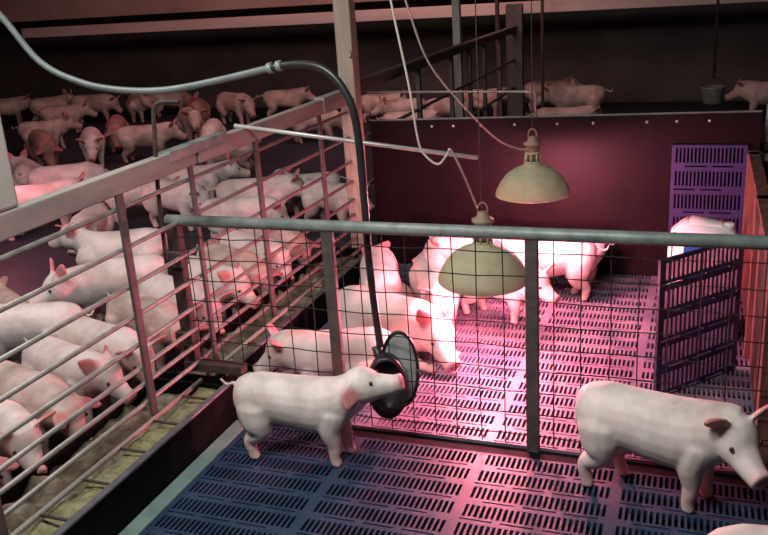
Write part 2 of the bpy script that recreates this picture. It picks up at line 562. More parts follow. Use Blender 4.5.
def wires(xs, x0, x1, zlo):
    b = BM()
    for i, x in enumerate(xs):
        if x < -1.60:
            zl = 0.19
        else:
            zl = zlo
        j = 0.004 * math.sin(i * 2.3)
        tube(b, [(x + j, GY, zl), (x - j, GY + 0.003, 0.45), (x, GY, 0.755)], 0.0021, 5)
    z = 0.70
    k = 0
    while z > zlo:
        pts = [(x0 + (x1 - x0) * t / 8, GY - 0.003, z + 0.003 * math.sin(t * 1.7 + k)) for t in range(9)]
        if z < 0.19:
            pts = [p for p in pts if p[0] > -1.60]
        if len(pts) > 1:
            tube(b, pts, 0.0021, 5)
        z -= 0.082
        k += 1
    return b


xsL = [-1.765, -1.676, -1.586, -1.477, -1.371, -1.278]
xsM = [-1.15, -1.083, -0.998, -0.917, -0.835, -0.755, -0.672, -0.585]
xsR = [-0.42 + 0.088 * i for i in range(12)]
obj('wire_mesh', loc(wires(xsL, -1.785, -1.216, 0.005), gate), M['wire'], gate)
obj('wire_mesh', loc(wires(xsM, -1.174, -0.511, 0.005), gate), M['wire'], gate)
obj('wire_mesh', loc(wires(xsR, -0.469, 0.60, 0.005), gate), M['wire'], gate)

# ------------------------------------------------------------------ black board at the back of the lamp pen
bd = thing('rubber_board', 'long black board closing off the back of the lamp pen, bolts along its top', 'board', (-0.75, 4.44, 0))
b = BM()
vs = []
for (x, zt) in ((-1.725, 0.815), (0.26, 0.845)):
    for (y, z) in ((4.43, 0.0), (4.455, 0.0), (4.455, zt), (4.43, zt)):
        vs.append(b.verts.new((x, y, z)))
for k in range(4):
    b.faces.new((vs[k], vs[(k + 1) % 4], vs[4 + (k + 1) % 4], vs[4 + k]))
b.faces.new(vs[:4]); b.faces.new(vs[4:])
obj('panel', loc(b, bd), M['board'], bd)
b = BM()
tube(b, [(-1.725, 4.443, 0.817), (0.26, 4.443, 0.847)], 0.008, 6)
obj('top_edge', loc(b, bd), M['boardedge'], bd)
for i, x in enumerate((-1.37, -1.25, -1.10, -0.92, -0.70, -0.52, -0.26, -0.12, 0.03)):
    b = BM()
    bmesh.ops.create_uvsphere(b, u_segments=8, v_segments=6, radius=0.0075, matrix=Matrix.Translation((x, 4.428, 0.782 + (x + 1.7) * 0.015)))
    obj('bolt', loc(b, bd), M['bolt'], bd, True)

# thin rail above the board, with its drop
b = BM()
tube(b, [(-1.73, 4.43, 0.975), (-0.82, 4.43, 0.963), (-0.812, 4.43, 0.95), (-0.812, 4.43, 0.84)], 0.0065, 8)
tag(obj('thin_rail', b, M['pipe'], None, True), 'thin bent rail running just above the black board to a short drop', 'rail')
# long pale pole reaching across from the fence
b = BM()
tube(b, [(-1.80, 3.095, 1.0235), (-0.815, 3.22, 0.872)], 0.0085, 10)
tag(obj('pale_pole', b, M['bolt'], None, True), 'long pale pole slanting from the left fence past the tall post', 'pole')

# right hand partition
pt = thing('rusty_partition', 'rusty brown sheet partition on the right side of the lamp pen', 'partition', (0.24, 3.5, 0))
b = BM(); box(b, 0.225, 0.245, 2.62, 4.40, 0.0, 0.65, 0.003)
obj('sheet', loc(b, pt), M['rust'], pt)
for y in (2.64, 3.5, 4.34):
    b = BM(); box(b, 0.205, 0.265, y - 0.03, y + 0.03, 0.0, 0.67, 0.004)
    obj('post', loc(b, pt), M['rust'], pt)
b = BM(); box(b, 0.21, 0.26, 2.62, 4.40, 0.65, 0.67, 0.003)
obj('cap', loc(b, pt), M['rust'], pt)
sf = thing('side_fence', 'two dark rails and a pale post beyond the rusty partition', 'fence', (0.9, 4.55, 0))
for z in (0.66, 0.57):
    b = BM(); box(b, 0.27, 2.0, 4.53, 4.56, z - 0.018, z + 0.018, 0.003)
    obj('rail', loc(b, sf), M['darkiron'], sf)
b = BM(); box(b, 0.29, 0.36, 4.57, 4.63, 0.0, 0.86, 0.006)
tag(obj('post', loc(b, sf), M['greypost'], sf), 'pale grey post')

# ------------------------------------------------------------------ slatted tiles stood on edge
def tile_obj(name, label, cols_w, rows, m, place, thick=0.012, pitch=0.0175, slot=0.0095):
    b = BM()
    slats(b, -cols_w / 2, 1, 0, rows, col_w=cols_w, depth=thick, pitch=pitch, slot=slot)
    o = obj(name, b, m)
    o.matrix_world = place
    return tag(o, label, 'plastic tile')


# upright against the board: local x -> right, local y -> up, local z(face) -> towards the viewer
up = Matrix.Translation((0.036, 4.385, 0.0)) @ Matrix.Rotation(math.radians(88.0), 4, 'X')
tile_obj('slatted_tile', 'purple blue slatted floor tile standing upright against the black board', 0.345, 6, M['slat_lean'], up @ Matrix.Scale(1.18, 4, (0, 1, 0)))
# big one near, standing at an angle from the pen corner
th = math.atan2(3.36 - 3.03, 0.17 + 0.115)
wdt = math.hypot(0.285, 0.33)
near = Matrix.Translation((0.028, 3.195, 0.0)) @ Matrix.Rotation(th, 4, 'Z') @ Matrix.Rotation(math.radians(90), 4, 'X')
tile_obj('slatted_tile', 'tall dark slatted plastic panel standing at an angle right of the lamp pen', wdt, 5, M['slat_dark'], near @ Matrix.Scale(1.12, 4, (0, 1, 0)), pitch=0.023, slot=0.0125)

jr = thing('plastic_container', 'big white plastic container standing behind the dark slatted panel', 'container', (0.02, 3.80, 0))
b = BM()
pr_ = [(-0.135, 0), (0.14, 0), (0.14, 0.44), (0.09, 0.475), (0.06, 0.483), (-0.055, 0.492), (-0.10, 0.46), (-0.135, 0.42)]
fr = [b.verts.new((x, -0.07, z)) for x, z in pr_]
bk = [b.verts.new((x, 0.07, z)) for x, z in pr_]
b.faces.new(fr); b.faces.new(bk[::-1])
for k in range(len(pr_)):
    b.faces.new((fr[k], bk[k], bk[(k + 1) % len(pr_)], fr[(k + 1) % len(pr_)]))
bmesh.ops.bevel(b, geom=b.edges[:], offset=0.012, segments=3, affect='EDGES')
obj('body', b, M['white'], jr, True)
b = BM(); lathe(b, [(0.022, 0), (0.022, 0.022), (0.018, 0.026)], 16, True, (0.108, 0, 0.452))
obj('cap', b, M['white'], jr, True)
b = BM(); box(b, -0.05, 0.17, -0.04, 0.04, 0.0, 0.015, 0.004); box(b, -0.05, 0.17, -0.04, -0.03, 0.0, 0.46, 0.003); box(b, -0.05, -0.04, -0.04, 0.04, 0.0, 0.40, 0.003); box(b, 0.16, 0.17, -0.04, 0.04, 0.0, 0.46, 0.003)
bl = obj('blue_tray', b, M['bluelid'])
bl.location = (0.0, 3.665, 0.0)
tag(bl, 'bright blue plastic tray on end between the white container and the dark slatted panel', 'tray')


# ------------------------------------------------------------------ heat lamps
def heat_lamp(label, x, y, z, watts, cable, tilt, sc=1.0):
    t = thing('heat_lamp', label, 'lamp', (x, y, z))
    t.rotation_euler = tilt
    t.scale = (sc, sc, sc)
    b = BM()
    out = [(0.168, 0.0), (0.168, 0.010), (0.160, 0.030), (0.145, 0.060), (0.120, 0.092), (0.088, 0.115), (0.055, 0.130), (0.040, 0.136), (0.036, 0.150)]
    inn = [(r - 0.003, zz - 0.001) for r, zz in out[::-1]]
    lathe(b, out + inn + [out[0]], 48)
    obj('lamp_shade', b, M['shade'], t, True)
    b = BM()
    # vented neck: eight bars between two rings
    lathe(b, [(0.037, 0.146), (0.037, 0.154), (0.030, 0.154), (0.030, 0.146)], 24, True)
    lathe(b, [(0.034, 0.186), (0.034, 0.196), (0.028, 0.196), (0.028, 0.186)], 24, True)
    for k in range(8):
        a = 2 * PI * k / 8
        c, s = math.cos(a), math.sin(a)
        tube(b, [(0.034 * c, 0.034 * s, 0.150), (0.031 * c, 0.031 * s, 0.190)], 0.0045, 6)
    obj('vent_neck', b, M['shade'], t, True)
    b = BM()
    lathe(b, [(0.022, 0.13), (0.024, 0.185), (0.030, 0.20), (0.032, 0.222), (0.040, 0.226), (0.040, 0.236), (0.024, 0.242), (0.018, 0.262), (0.006, 0.266)], 24, True)
    tube(b, catmull([(-0.018, 0, 0.255), (-0.016, 0, 0.285), (0, 0, 0.298), (0.016, 0, 0.285), (0.018, 0, 0.255)], 4), 0.0035, 6)
    obj('socket', b, M['socket'], t, True)
    b = BM()
    lathe(b, [(0.018, 0.132), (0.022, 0.110), (0.040, 0.075), (0.056, 0.045), (0.060, 0.025), (0.054, 0.008), (0.035, -0.002), (0.004, -0.006)], 24, True)
    obj('bulb', b, M['bulb'], t, True)
    l = bpy.data.lights.new('bulb_glow', 'POINT')
    l.energy = watts
    l.color = (1.0, 0.24, 0.33)
    l.shadow_soft_size = 0.03
    lo = bpy.data.objects.new('bulb_glow', l)
    C.objects.link(lo)
    lo.parent = t
    lo.location = (0, 0, -0.045)
    b = BM()
    tube(b, cable, 0.0042, 8)
    M_ = t.matrix_basis.inverted()
    for v in b.verts:
        v.co = M_ @ v.co
    cb = obj('cable', b, M['cord'], t, True)
    b = BM()
    tube(b, [Vector((x, y, z + 0.29)), Vector((x, y, 2.9))], 0.0022, 5)
    for v in b.verts:
        v.co = M_ @ v.co
    obj('hanging_wire', b, M['darkiron'], t)
    return t


heat_lamp('rear olive bell-shaped heat lamp hanging in view above the gate rail', -0.71, 3.80, 0.585, 52,
          catmull([(-1.25, 2.4, 2.9), (-1.14, 2.65, 2.3), (-1.06, 2.9, 1.75), (-1.02, 3.05, 1.475), (-0.99, 3.2, 1.24), (-0.90, 3.4, 1.03), (-0.82, 3.6, 0.87), (-0.75, 3.75, 0.80), (-0.71, 3.80, 0.80)], 6), (0, 0, 0))
heat_lamp('nearer olive heat lamp seen low behind the mesh of the gate', -0.785, 3.13, 0.405, 56,
          catmull([(-1.10, 2.8, 2.9), (-1.07, 2.88, 2.2), (-1.04, 2.9, 1.65), (-1.022, 2.9, 1.475), (-0.975, 2.9, 1.20), (-0.95, 2.9, 1.0), (-0.925, 2.9, 0.945), (-0.88, 2.9, 0.915), (-0.845, 2.9, 0.95), (-0.83, 2.9, 0.965), (-0.805, 2.98, 0.85), (-0.795, 3.11, 0.70)], 6), (0.04, 0.03, 0), 1.06)


# ------------------------------------------------------------------ hose and drinking bowl
hp = [(-2.95, 2.4, 2.2), (-2.66, 2.6, 1.75), (-2.486, 2.66, 1.516), (-2.341, 2.66, 1.34), (-2.175, 2.66, 1.262), (-2.004, 2.66, 1.23), (-1.812, 2.66, 1.226),
      (-1.603, 2.66, 1.253), (-1.384, 2.66, 1.292)]
hp2 = [(-1.384, 2.66, 1.292), (-1.271, 2.66, 1.302), (-1.182, 2.66, 1.28), (-1.117, 2.66, 1.207), (-1.085, 2.66, 1.097), (-1.076, 2.66, 0.84), (-1.075, 2.66, 0.624), (-1.055, 2.64, 0.42), (-1.035, 2.61, 0.315)]
hs = thing('water_hose', 'long hose looping down over the fence to the black drinking bowl', 'hose', (-1.384, 2.66, 1.292))
b = BM(); tube(b, catmull(hp, 6), 0.0125, 10)
tag(obj('pale_hose', loc(b, hs), M['hose_pale'], hs, True), 'pale grey green length of hose')
b = BM(); tube(b, catmull(hp2, 6), 0.0135, 10)
tag(obj('black_hose', loc(b, hs), M['hose_black'], hs, True), 'black rubber length of hose')
for (dx, dz) in ((0, 0), (0.035, 0.006)):
    b = BM(); tube(b, [(-1.392 + dx, 2.66, 1.290 + dz), (-1.376 + dx, 2.66, 1.293 + dz)], 0.019, 12)
    obj('clamp', loc(b, hs), M['galv'], hs, True)


def oval(bm_, a, bb, th, c, seg=36, dish=0.0, rim=0.0):
    """oval puck in the x-z plane, th thick along y, front face dished"""
    cx, cy, cz = c
    fr = []
    rings = []
    prof = [(0.0, dish), (0.55, dish), (0.80, dish * 0.5), (0.90, 0.0), (1.0, 0.006), (1.0, th - 0.006), (0.93, th), (0.0, th)]
    for (s, yy) in prof:
        if s == 0.0:
            rings.append([bm_.verts.new((cx, cy + yy, cz))])
        else:
            rings.append([bm_.verts.new((cx + a * s * math.cos(2 * PI * k / seg), cy + yy, cz + bb * s * math.sin(2 * PI * k / seg))) for k in range(seg)])
    for A, B in zip(rings, rings[1:]):
        for k in range(seg):
            k2 = (k + 1) % seg
            if len(A) == 1:
                bm_.faces.new((A[0], B[k], B[k2]))
            elif len(B) == 1:
                bm_.faces.new((A[k], B[0], A[k2]))
            else:
                bm_.faces.new((A[k], A[k2], B[k2], B[k]))
    return bm_


bw = thing('drinking_bowl', 'black oval drinking bowl with a grey back plate fixed to the mesh gate', 'drinking bowl', (-0.985, 2.56, 0.20))
bw.rotation_euler = (math.radians(-8), 0, math.radians(20))
b = BM(); oval(b, 0.070, 0.112, 0.075, (-0.012, -0.05, 0.0), dish=0.045)
obj('bowl', b, M['bowl'], bw, True)
b = BM(); oval(b, 0.062, 0.135, 0.014, (0.035, 0.055, 0.035))
obj('back_plate', b, M['plate'], bw, True)
b = BM()
tube(b, [(0.035 + 0.064 * math.cos(2 * PI * k / 36), 0.056, 0.035 + 0.138 * math.sin(2 * PI * k / 36)) for k in range(37)], 0.006, 6)
obj('rim', b, M['bowl'], bw, True)
b = BM(); tube(b, [(-0.03, 0.03, 0.06), (-0.045, 0.04, 0.13)], 0.016, 10); tube(b, [(0.0, 0.0, 0.0), (0.045, 0.06, 0.01)], 0.02, 10)
obj('inlet', b, M['bowl'], bw, True)

# hanging bucket far back
bk_ = thing('hanging_bucket', 'grey bucket hung on a dark rod in front of the back wall', 'bucket', (0.06, 7.2, 0.47))
b = BM(); lathe(b, [(0.05, 0), (0.075, 0.02), (0.088, 0.13), (0.092, 0.14), (0.084, 0.14), (0.07, 0.03), (0.01, 0.02)], 24, True)
obj('bucket', b, M['pipe'], bk_, True)
b = BM(); tube(b, [(0, 0, 0.20), (0, 0, 2.43)], 0.010, 8); tube(b, catmull([(-0.088, 0, 0.135), (-0.05, 0, 0.19), (0, 0, 0.205), (0.05, 0, 0.19), (0.088, 0, 0.135)], 4), 0.004, 6)
obj('rod', b, M['darkiron'], bk_, True)

# out of frame heat lamp over the left pen (its pool of light is what the photo shows)
lp = thing('heat_lamp', 'heat lamp hanging low over the left pen, beyond the thick grey post', 'lamp', (-4.42, 4.22, 0.72))
b = BM()
out = [(0.168, 0.0), (0.160, 0.030), (0.145, 0.060), (0.120, 0.092), (0.088, 0.115), (0.040, 0.136)]
lathe(b, out + [(r - 0.003, zz - 0.001) for r, zz in out[::-1]] + [out[0]], 32)
obj('lamp_shade', b, M['shade'], lp, True)
b = BM(); lathe(b, [(0.022, 0.13), (0.03, 0.2), (0.006, 0.25)], 16, True); tube(b, [(0, 0, 0.24), (0, 0, 2.18)], 0.002, 5)
obj('socket', b, M['socket'], lp, True)
b = BM(); lathe(b, [(0.018, 0.132), (0.040, 0.075), (0.060, 0.025), (0.035, -0.002), (0.004, -0.006)], 20, True)
obj('bulb', b, M['bulb'], lp, True)
l = bpy.data.lights.new('bulb_glow', 'POINT')
l.energy = 9
l.color = (1.0, 0.26, 0.38)
l.shadow_soft_size = 0.03
lo = bpy.data.objects.new('bulb_glow', l)
C.objects.link(lo)
lo.parent = lp
lo.location = (0, 0, -0.05)


# ------------------------------------------------------------------ piglets
def loft(bm_, secs, seg=16):
    """secs: (centre, side vector, up vector) rings; side/up carry the radii"""
    rings = []
    for c, s, u in secs:
        rings.append([bm_.verts.new(c + s * math.cos(2 * PI * k / seg) + u * math.sin(2 * PI * k / seg)) for k in range(seg)])
    for A, B in zip(rings, rings[1:]):
        for k in range(seg):
            bm_.faces.new((A[k], A[(k + 1) % seg], B[(k + 1) % seg], B[k]))
    bm_.faces.new(rings[0][::-1])
    bm_.faces.new(rings[-1])


def pig_mesh(name, head=(0, -20), neck_up=0.0, legs=(0, 0, 0, 0), spread=0.0, ears='side', tail=True, fold=False, side=False,
             voxel=0.008, bend=0.0, mats=None, drop=0.0, jowl=1.0):
    """continuous piglet body, nose towards +x. head=(yaw,pitch) degrees; legs = swing of hind L, hind R, front L, front R"""
    bm_ = BM()
    V = Vector
    bx = [(-0.266, .238, .022, .032), (-0.254, .234, .054, .062), (-0.225, .228, .079, .085), (-0.17, .228, .092, .096), (-0.10, .227, .088, .094),
          (-0.02, .218, .092, .101), (0.06, .214, .094, .105), (0.12, .223, .087, .101), (0.165, .236 + neck_up * .5, .079, .092), (0.195, .247 + neck_up * .85, .072, .083), (0.222, .256 + neck_up, .062, .070)]
    secs = []
    for x, z, wy, hz in bx:
        yy = bend * max(0, x) ** 2 * 8
        secs.append((V((x, yy, z - drop)), V((0, wy, 0)), V((0, 0, hz))))
    loft(bm_, secs, 20)
    yaw, pit = math.radians(head[0]), math.radians(head[1])
    d = V((math.cos(yaw) * math.cos(pit), math.sin(yaw) * math.cos(pit), math.sin(pit)))
    hb = V((0.185, bend * .185 ** 2 * 8, 0.262 + neck_up - drop))
    sd = V((-math.sin(yaw), math.cos(yaw), 0))
    u = d.cross(sd).normalized()
    if u.z < 0 and pit > -1.2:
        u = -u
    hs_ = [(-0.055, .030, .034, -0.014), (-0.03, .052, .055, -0.010), (0.010, .066, .067, -0.001), (0.05, .067, .068, 0.002), (0.078, .057, .057, -0.004), (0.100, .045, .043, -0.015),
           (0.128, .038, .039, -0.020), (0.150, .033, .034, -0.023), (0.168, .032, .032, -0.022), (0.176, .035, .033, -0.021), (0.182, .029, .027, -0.021)]
    loft(bm_, [(hb + d * s + u * o, sd * a * jowl, u * h) for s, a, h, o in hs_], 16)
    nose = hb + d * 0.182 + u * -0.021
    earp = []
    for sg in (-1, 1):
        base = hb + d * 0.030 + sd * sg * 0.040 + u * 0.045
        if ears == 'side':
            ed = (sd * sg * 0.80 + u * 0.45 + d * 0.05).normalized(); fn = (d * 0.8 - u * 0.5)
        elif ears == 'up':
            ed = (sd * sg * 0.45 + u * 0.80 - d * 0.35).normalized(); fn = (d + sd * sg * .4)
        elif ears == 'back':
            ed = (sd * sg * 0.45 + u * 0.10 - d * 0.80).normalized(); fn = (sd * sg * 1.0 + u * 0.5)
        elif ears == 'hang':
            ed = (sd * sg * 0.60 - u * 0.62 - d * 0.35).normalized(); fn = (sd * sg * 0.8 + d * 0.5)
            base = hb + d * 0.028 + sd * sg * 0.052 + u * 0.030
        else:  # forward
            ed = (sd * sg * 0.62 + u * 0.10 + d * 0.62).normalized(); fn = (u - d * .3)
        fn = (fn - ed * fn.dot(ed)).normalized()
        wv = ed.cross(fn).normalized()
        th = max(0.0085, voxel * 0.95)
        sc = [(-0.01, .020, th), (0.015, .030, th), (0.035, .036, th), (0.055, .032, th), (0.075, .021, th), (0.090, .009, th * .8)]
        loft(bm_, [(base + ed * s - fn * 0.006 * math.sin(s * 30), wv * a, fn * h) for s, a, h in sc], 12)
        earp.append((base, base + ed * 0.09))
    # legs
    feet = []

    def leg(pts, rad):
        n = 4
        P = catmull(pts, n)
        rr = []
        for i in range(len(rad) - 1):
            rr += [rad[i] + (rad[i + 1] - rad[i]) * k / n for k in range(n)]
        rr.append(rad[-1])
        tube(bm_, P, rr, 12)
    for i, sg in enumerate((1, -1)):
        a = legs[i]
        y = sg * (0.052 + spread)
        if fold:
            leg([(-0.16, y * .5, .25 - drop), (-0.17, y, .17 - drop), (-0.10, y * 1.5, .12 - drop * .5), (-0.07, y * 1.7, .045), (-0.16, y * 1.75, .028), (-0.11, y * 1.8, .02), (-0.05, y * 1.8, .014)], [.03, .070, .062, .036, .022, .018, .014])
            feet.append(V((-0.05, y * 1.8, .012)))
        elif side:
            leg([(-0.18, y, .20), (-0.14, y, .13), (-0.17 + a, y * 1.0, .08), (-0.12 + a, y, .02), (-0.10 + a, y, -.03)], [.070, .050, .026, .018, .016])
            feet.append(V((-0.10 + a, y, -.03)))
        else:
            leg([(-0.165, y * .5, .27), (-0.172, y * .8, .205), (-0.162 + a * .2, y, .155), (-0.155 + a * .5, y, .115), (-0.194 + a * .8, y, .080), (-0.187 + a * .95, y, .035), (-0.178 + a, y, .010)], [.035, .073, .061, .041, .0245, .0200, .0205])
            feet.append(V((-0.178 + a, y, .008)))
    for i, sg in enumerate((1, -1)):
        a = legs[2 + i]
        y = sg * (0.050 + spread)
        if fold:
            leg([(0.11, y, .16 - drop), (0.09, y * 1.3, .09 - drop * .5), (0.13, y * 1.5, .035), (0.20, y * 1.5, .018), (0.235, y * 1.5, .014)], [.050, .035, .024, .018, .015])
            feet.append(V((0.235, y * 1.5, .012)))
        elif side:
            leg([(0.12, y, .19), (0.13, y, .12), (0.16 + a, y, .06), (0.19 + a, y, .0), (0.20 + a, y, -.03)], [.052, .034, .022, .017, .015])
            feet.append(V((0.20 + a, y, -.03)))
        else:
            leg([(0.12, y * .5, .26), (0.118, y * .8, .205), (0.107 + a * .15, y, .145), (0.118 + a * .5, y, .085), (0.118 + a * .85, y, .035), (0.124 + a, y, .010)], [.030, .058, .042, .0265, .0205, .0205])
            feet.append(V((0.124 + a, y, .008)))
    for f in feet:
        for sg in (-1, 1):
            tube(bm_, [f + V((-0.012, sg * .008, .010)), f + V((0.006, sg * .009, .004)), f + V((0.016, sg * .008, .000))], [.014, .012, .007], 8)
    if tail:
        tp = catmull([V((-0.245, 0, .272 - drop)), V((-0.275, 0.004, .275 - drop)), V((-0.300, 0.012, .262 - drop)), V((-0.318, 0.014, .268 - drop)), V((-0.325, 0.006, .288 - drop))], 4)
        r0 = max(0.0075, voxel * 0.95)
        tube(bm_, tp, [r0 * (1.15 - 0.25 * i / len(tp)) for i in range(len(tp))], 8)
    me = bpy.data.meshes.new('tmp')
    bmesh.ops.recalc_face_normals(bm_, faces=bm_.faces)
    bm_.to_mesh(me)
    bm_.free()
    tmp = bpy.data.objects.new('tmp', me)
    C.objects.link(tmp)
    rm = tmp.modifiers.new('r', 'REMESH')
    rm.mode = 'VOXEL'
    rm.voxel_size = voxel
    rm.use_smooth_shade = True
    sm = tmp.modifiers.new('s', 'SMOOTH')
    sm.factor = 0.5
    sm.iterations = 9 if voxel < 0.007 else 4
    dg = bpy.context.evaluated_depsgraph_get()
    ev = tmp.evaluated_get(dg)
    out = bpy.data.meshes.new_from_object(ev)
    out.name = name
    bpy.data.objects.remove(tmp)
    bpy.data.meshes.remove(me)
    # tint: pink ears, snout, feet, udder line
    ca = out.color_attributes.new('tint', 'FLOAT_COLOR', 'POINT')
    nos = [nose + d * 0.002 + sd * sg * 0.010 for sg in (-1, 1)]
    for v in out.vertices:
        p = v.co
        t = 0.0
        for (e0, e1) in earp:
            ab = e1 - e0
            k = max(0, min(1, (p - e0).dot(ab) / ab.dot(ab)))
            dd = (p - (e0 + ab * k)).length
            if dd < 0.045 and (p - e0).length > 0.012:
                t = max(t, min(1, max(0, (k * 1.6)) * max(0, 1 - dd / 0.05) * 2.4))
        dn = (p - nose).length
        t = max(t, 1.1 * (1 - dn / 0.05))
        if not side:
            t = max(t, 0.55 * (1 - p.z / 0.05) if p.z < 0.05 else 0)
        if not (fold or side) and p.z < 0.15 and abs(p.y) < 0.06 and -0.1 < p.x < 0.1:
            t = max(t, 0.35)
        if not (fold or side):
            t = max(t, 0.42 * (1 - (p.z - 0.05) / 0.13))
        t = max(0.0, min(1.0, t + 0.16 * noise.noise(p * 18) + 0.14 * noise.noise(p * 6 + Vector((3, 1, 7)))))
        g = 0.0
        for q in nos:
            g = max(g, 1 - (p - q).length / 0.009)
        q = p - hb
        sx, uz = q.dot(d), q.dot(u)
        if 0.085 < sx < 0.172:
            g = max(g, 0.32 * (1 - abs(uz + 0.036 - (sx - 0.13) * 0.05) / 0.004))
        ca.data[v.index].color = (t, max(0, min(1, g * 1.6)), 0, 1)
    if side:
        rot = Matrix.Rotation(math.radians(78), 4, 'X')
        out.transform(rot)
    zmin = min(v.co.z for v in out.vertices)
    sh = Matrix.Translation((0, 0, -zmin))
    out.transform(sh)
    for p in out.polygons:
        p.use_smooth = True
    eyes = []
    for sg in (-1, 1):
        e = hb + d * 0.086 + sd * sg * 0.0475 * jowl + u * 0.019
        if side:
            e = Matrix.Rotation(math.radians(78), 4, 'X') @ e
        eyes.append(e + Vector((0, 0, -zmin)))
    n_ = nose.copy()
    return {'mesh': out, 'eyes': eyes}


def eye_mesh():
    b = BM()
    bmesh.ops.create_uvsphere(b, u_segments=10, v_segments=8, radius=0.0070)
    me = bpy.data.meshes.new('eye')
    b.to_mesh(me)
    b.free()
    for p in me.polygons:
        p.use_smooth = True
    me.materials.append(M['eye'])
    return me


EYE = eye_mesh()


def pig(proto, label, x, y, deg, s, mt='pig', group=None, z=0.0, eyes=True, tilt=(0, 0), sx=1.0):
    t = bpy.data.objects.new('piglet', proto['mesh'])
    C.objects.link(t)
    if not proto['mesh'].materials:
        proto['mesh'].materials.append(M['pig'])
    t.material_slots[0].link = 'OBJECT'
    t.material_slots[0].material = M[mt]
    t.location = (x, y, z)
    t.rotation_euler = (tilt[0], tilt[1], math.radians(deg))
    t.scale = (s * sx, s, s)
    tag(t, label, 'piglet', group)
    if eyes:
        for e in proto['eyes']:
            o = bpy.data.objects.new('eye', EYE)
            C.objects.link(o)
            o.parent = t
            o.location = e
    return t


# ---- hero piglets in the walkway and lamp pen, each with a pose of its own
P1 = pig_mesh('piglet_reaching', head=(6, 15), neck_up=0.030, legs=(-0.06, -0.015, 0.02, 0.0), ears='hang', voxel=0.0055)
pig(P1, 'clean white piglet nuzzling the black drinking bowl from the walkway', -1.225, 2.355, 4, 0.95)
P2 = pig_mesh('piglet_walking', head=(-40, -20), neck_up=0.0, legs=(0.05, -0.03, 0.01, -0.02), ears='side', voxel=0.0055, tail=False)
pig(P2, 'large white piglet walking right across the slats in the near right corner', -0.070, 2.41, -13, 1.06, sx=0.93)
P3 = pig_mesh('piglet_near', head=(20, -10), neck_up=0.01, ears='side', voxel=0.007, tail=False)
pig(P3, 'piglet cut off by the bottom edge, nearest in the right corner', 0.31, 1.845, 12, 1.0)

PR = pig_mesh('piglet_resting', head=(12, -28), fold=True, drop=0.075, ears='side', voxel=0.008)
PA = pig_mesh('piglet_standing', head=(-6, -22), legs=(0.02, -0.03, 0.01, -0.02), ears='side', voxel=0.008)
PB = pig_mesh('piglet_standing', head=(25, -12), legs=(-0.04, 0.04, 0.03, -0.04), ears='up', voxel=0.008, bend=0.4)
PC = pig_mesh('piglet_looking', head=(-28, -8), neck_up=0.02, legs=(0.0, 0.03, -0.02, 0.03), ears='back', voxel=0.008, bend=-0.4)
PE = pig_mesh('piglet_feeding', head=(6, -46), neck_up=-0.045, legs=(0.02, 0.0, 0.02, -0.02), ears='fwd', voxel=0.008)
PF = pig_mesh('piglet_feeding', head=(-12, -38), neck_up=-0.03, legs=(-0.02, 0.02, -0.02, 0.02), ears='side', voxel=0.008)
PG = pig_mesh('piglet_feeding', head=(14, -30), neck_up=-0.01, legs=(0.0, -0.02, 0.0, 0.02), ears='back', voxel=0.008)

# lamp pen
PS = pig_mesh('piglet_sprawled', head=(-22, -30), neck_up=-0.03, fold=True, drop=0.085, ears='up', voxel=0.0065)
PX = pig_mesh('piglet_curled', head=(35, -50), neck_up=-0.03, fold=True, drop=0.06, ears='back', voxel=0.008, tail=False)
pig(PS, 'white piglet stretched out under the lamps with one ear raised, behind the drinking bowl', -1.22, 3.24, -20, 1.15)
pig(PR, 'piglet resting by the far trough with a red-flushed ear, facing left', -1.36, 2.90, 198, 0.95)
pig(PX, 'plump piglet seen from behind, lying by the tall post', -1.46, 3.74, 112, 1.08)
pig(PF, 'piglet standing head down, facing out of the lamp pen left of the nearer lamp', -1.13, 3.61, -64, 0.95)
pig(PA, 'piglet with its rump just above the nearer lamp, against the black board', -1.06, 4.10, -150, 0.95)
pig(PA, 'piglet mostly hidden behind the nearer lamp shade', -0.84, 3.72, -20, 0.85)
pig(PF, 'brightly lit piglet standing under the rear lamp, facing left', -0.70, 4.02, 192, 0.95)
pig(PE, 'piglet in the back corner behind the brightly lit one, under the rear lamp', -0.64, 4.28, 188, 0.78)

# ---- piglets feeding along the fence: nose over the trough
row = [(1.69, -16, PE), (1.90, -14, PF), (2.11, -13, PE), (2.32, -16, PG), (2.55, -14, PF), (2.83, -18, PE), (3.06, -20, PF), (3.30, -24, PG), (3.54, -22, PE), (3.78, -22, PF), (4.02, -20, PE)]
row_lab = ['feeding piglet at the left edge, nearest along the trough', 'feeding piglet second from the near end of the trough row',
           'feeding piglet third from the near end, snout pushed between the rails', 'feeding piglet fourth from the near end, just before the near fence upright',
           'feeding piglet at the trough right beside the rusty gate post', 'feeding piglet first behind the gate mesh, red ear towards the wire',
           'feeding piglet second behind the gate mesh', 'feeding piglet third behind the gate mesh, ears laid back',
           'feeding piglet fourth behind the gate mesh', 'feeding piglet fifth behind the gate mesh',
           'feeding piglet farthest along the trough, next to the tall post']
for (ys, hd, pr0), lab in zip(row, row_lab):
    a = math.radians(hd)
    s = 0.95
    L_ = 0.345 * s
    pig(pr0, lab, -1.93 - L_ * math.cos(a), ys - L_ * math.sin(a), hd, s, 'pigdirty' if pr0 is PE else 'pig')

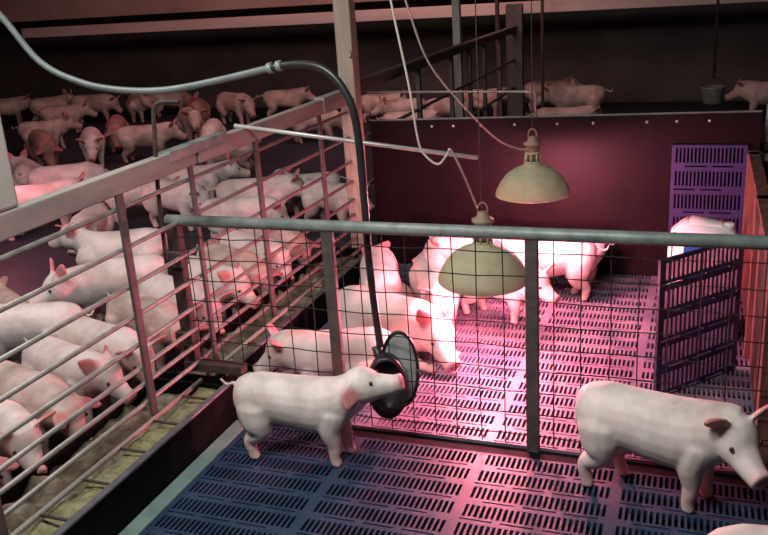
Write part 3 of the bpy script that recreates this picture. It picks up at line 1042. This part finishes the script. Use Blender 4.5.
# ---- the rest of the crowd in the left pen
crowd = [
    (PC, -2.98, 3.68, 205, 1.12, 'pig', 'whitest long-backed piglet turned left across the pen behind the fence upright'),
    (PB, -2.72, 3.30, 214, 1.05, 'pig', 'piglet turned left in front of the long-backed one, ear pointing out'),
    (PA, -2.74, 2.72, 196, 1.0, 'pig', 'piglet with pricked ears standing behind the feeding row at far left'),
    (PR, -3.15, 3.05, 150, 0.9, 'pigdirty', 'dim piglet lying behind the pricked-eared one'),
    (PA, -2.80, 5.04, 26, 1.08, 'pig', 'piglet standing sideways behind the fence, midway to the tall post'),
    (PC, -2.62, 5.42, 205, 0.9, 'pig', 'piglet turned left with a pale head, back by the second fence upright'),
    (PF, -2.70, 4.62, 20, 1.0, 'pig', 'piglet broadside just above the gate rail'),
    (PA, -2.25, 5.05, -20, 1.0, 'pig', 'piglet with its back to the tall post, right end of the left pen'),
    (PF, -3.40, 4.94, -8, 1.05, 'pig', 'piglet head down behind the slim upright left of the gate corner'),
    (PB, -3.56, 5.51, 10, 1.0, 'pig', 'piglet looking right under the joint of the top rail'),
    (PF, -3.78, 5.06, 34, 1.0, 'pig', 'piglet half hidden behind the broad top rail'),
    (PE, -4.56, 5.28, 38, 1.15, 'pig', 'flushed piglet above the broad top rail at left'),
    (PA, -4.30, 4.66, 40, 1.15, 'pig', 'piglet lit bright pink by the heat lamp beside the thick grey post'),
    (PF, -3.62, 4.28, -70, 0.95, 'pig', 'white faced piglet coming forward under the top rail at left'),
    (PB, -5.25, 5.60, 120, 1.0, 'pig', 'small rump beside the thick grey post'),
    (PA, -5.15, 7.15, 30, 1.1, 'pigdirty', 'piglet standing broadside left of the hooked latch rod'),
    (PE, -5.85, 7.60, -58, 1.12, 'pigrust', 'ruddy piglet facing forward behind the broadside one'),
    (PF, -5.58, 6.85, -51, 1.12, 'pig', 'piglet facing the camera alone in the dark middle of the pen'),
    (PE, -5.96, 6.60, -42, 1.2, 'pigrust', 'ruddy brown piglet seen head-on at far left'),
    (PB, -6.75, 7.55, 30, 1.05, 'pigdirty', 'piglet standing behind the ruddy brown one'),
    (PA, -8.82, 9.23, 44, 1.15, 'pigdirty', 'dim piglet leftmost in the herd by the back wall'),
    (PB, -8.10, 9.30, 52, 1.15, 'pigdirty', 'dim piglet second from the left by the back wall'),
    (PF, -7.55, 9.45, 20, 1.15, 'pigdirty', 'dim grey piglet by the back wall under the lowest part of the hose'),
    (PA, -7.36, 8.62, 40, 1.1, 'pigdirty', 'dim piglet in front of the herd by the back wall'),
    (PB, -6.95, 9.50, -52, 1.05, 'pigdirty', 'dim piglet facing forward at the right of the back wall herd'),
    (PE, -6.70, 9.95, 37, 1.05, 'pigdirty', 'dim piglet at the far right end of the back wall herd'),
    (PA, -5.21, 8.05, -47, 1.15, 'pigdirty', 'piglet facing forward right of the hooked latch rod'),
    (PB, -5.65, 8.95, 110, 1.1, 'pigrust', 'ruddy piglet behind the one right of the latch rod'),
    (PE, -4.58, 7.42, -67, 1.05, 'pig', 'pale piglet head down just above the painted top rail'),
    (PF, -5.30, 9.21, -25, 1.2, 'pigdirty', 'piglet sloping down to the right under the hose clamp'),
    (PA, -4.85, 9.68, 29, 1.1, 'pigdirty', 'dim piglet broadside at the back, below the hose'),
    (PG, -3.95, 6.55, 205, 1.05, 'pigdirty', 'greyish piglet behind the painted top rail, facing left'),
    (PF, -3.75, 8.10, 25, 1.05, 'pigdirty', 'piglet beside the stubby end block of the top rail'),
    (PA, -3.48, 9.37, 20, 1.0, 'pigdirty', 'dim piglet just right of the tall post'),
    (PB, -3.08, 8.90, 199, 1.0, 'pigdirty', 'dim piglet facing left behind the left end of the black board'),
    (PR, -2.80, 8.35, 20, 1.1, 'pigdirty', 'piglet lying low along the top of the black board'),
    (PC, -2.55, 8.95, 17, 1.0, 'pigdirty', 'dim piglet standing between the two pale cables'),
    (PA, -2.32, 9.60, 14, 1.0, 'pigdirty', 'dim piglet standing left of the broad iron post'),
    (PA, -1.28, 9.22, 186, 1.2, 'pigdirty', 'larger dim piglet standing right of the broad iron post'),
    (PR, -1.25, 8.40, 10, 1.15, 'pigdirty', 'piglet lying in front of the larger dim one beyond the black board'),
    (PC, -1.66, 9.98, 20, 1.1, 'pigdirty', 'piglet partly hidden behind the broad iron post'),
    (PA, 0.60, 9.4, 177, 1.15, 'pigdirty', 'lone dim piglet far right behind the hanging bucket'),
]
for pr0, x, y, hd, s, mt, lab in crowd:
    pig(pr0, lab, x, y, hd, s, mt, eyes=(y < 7))
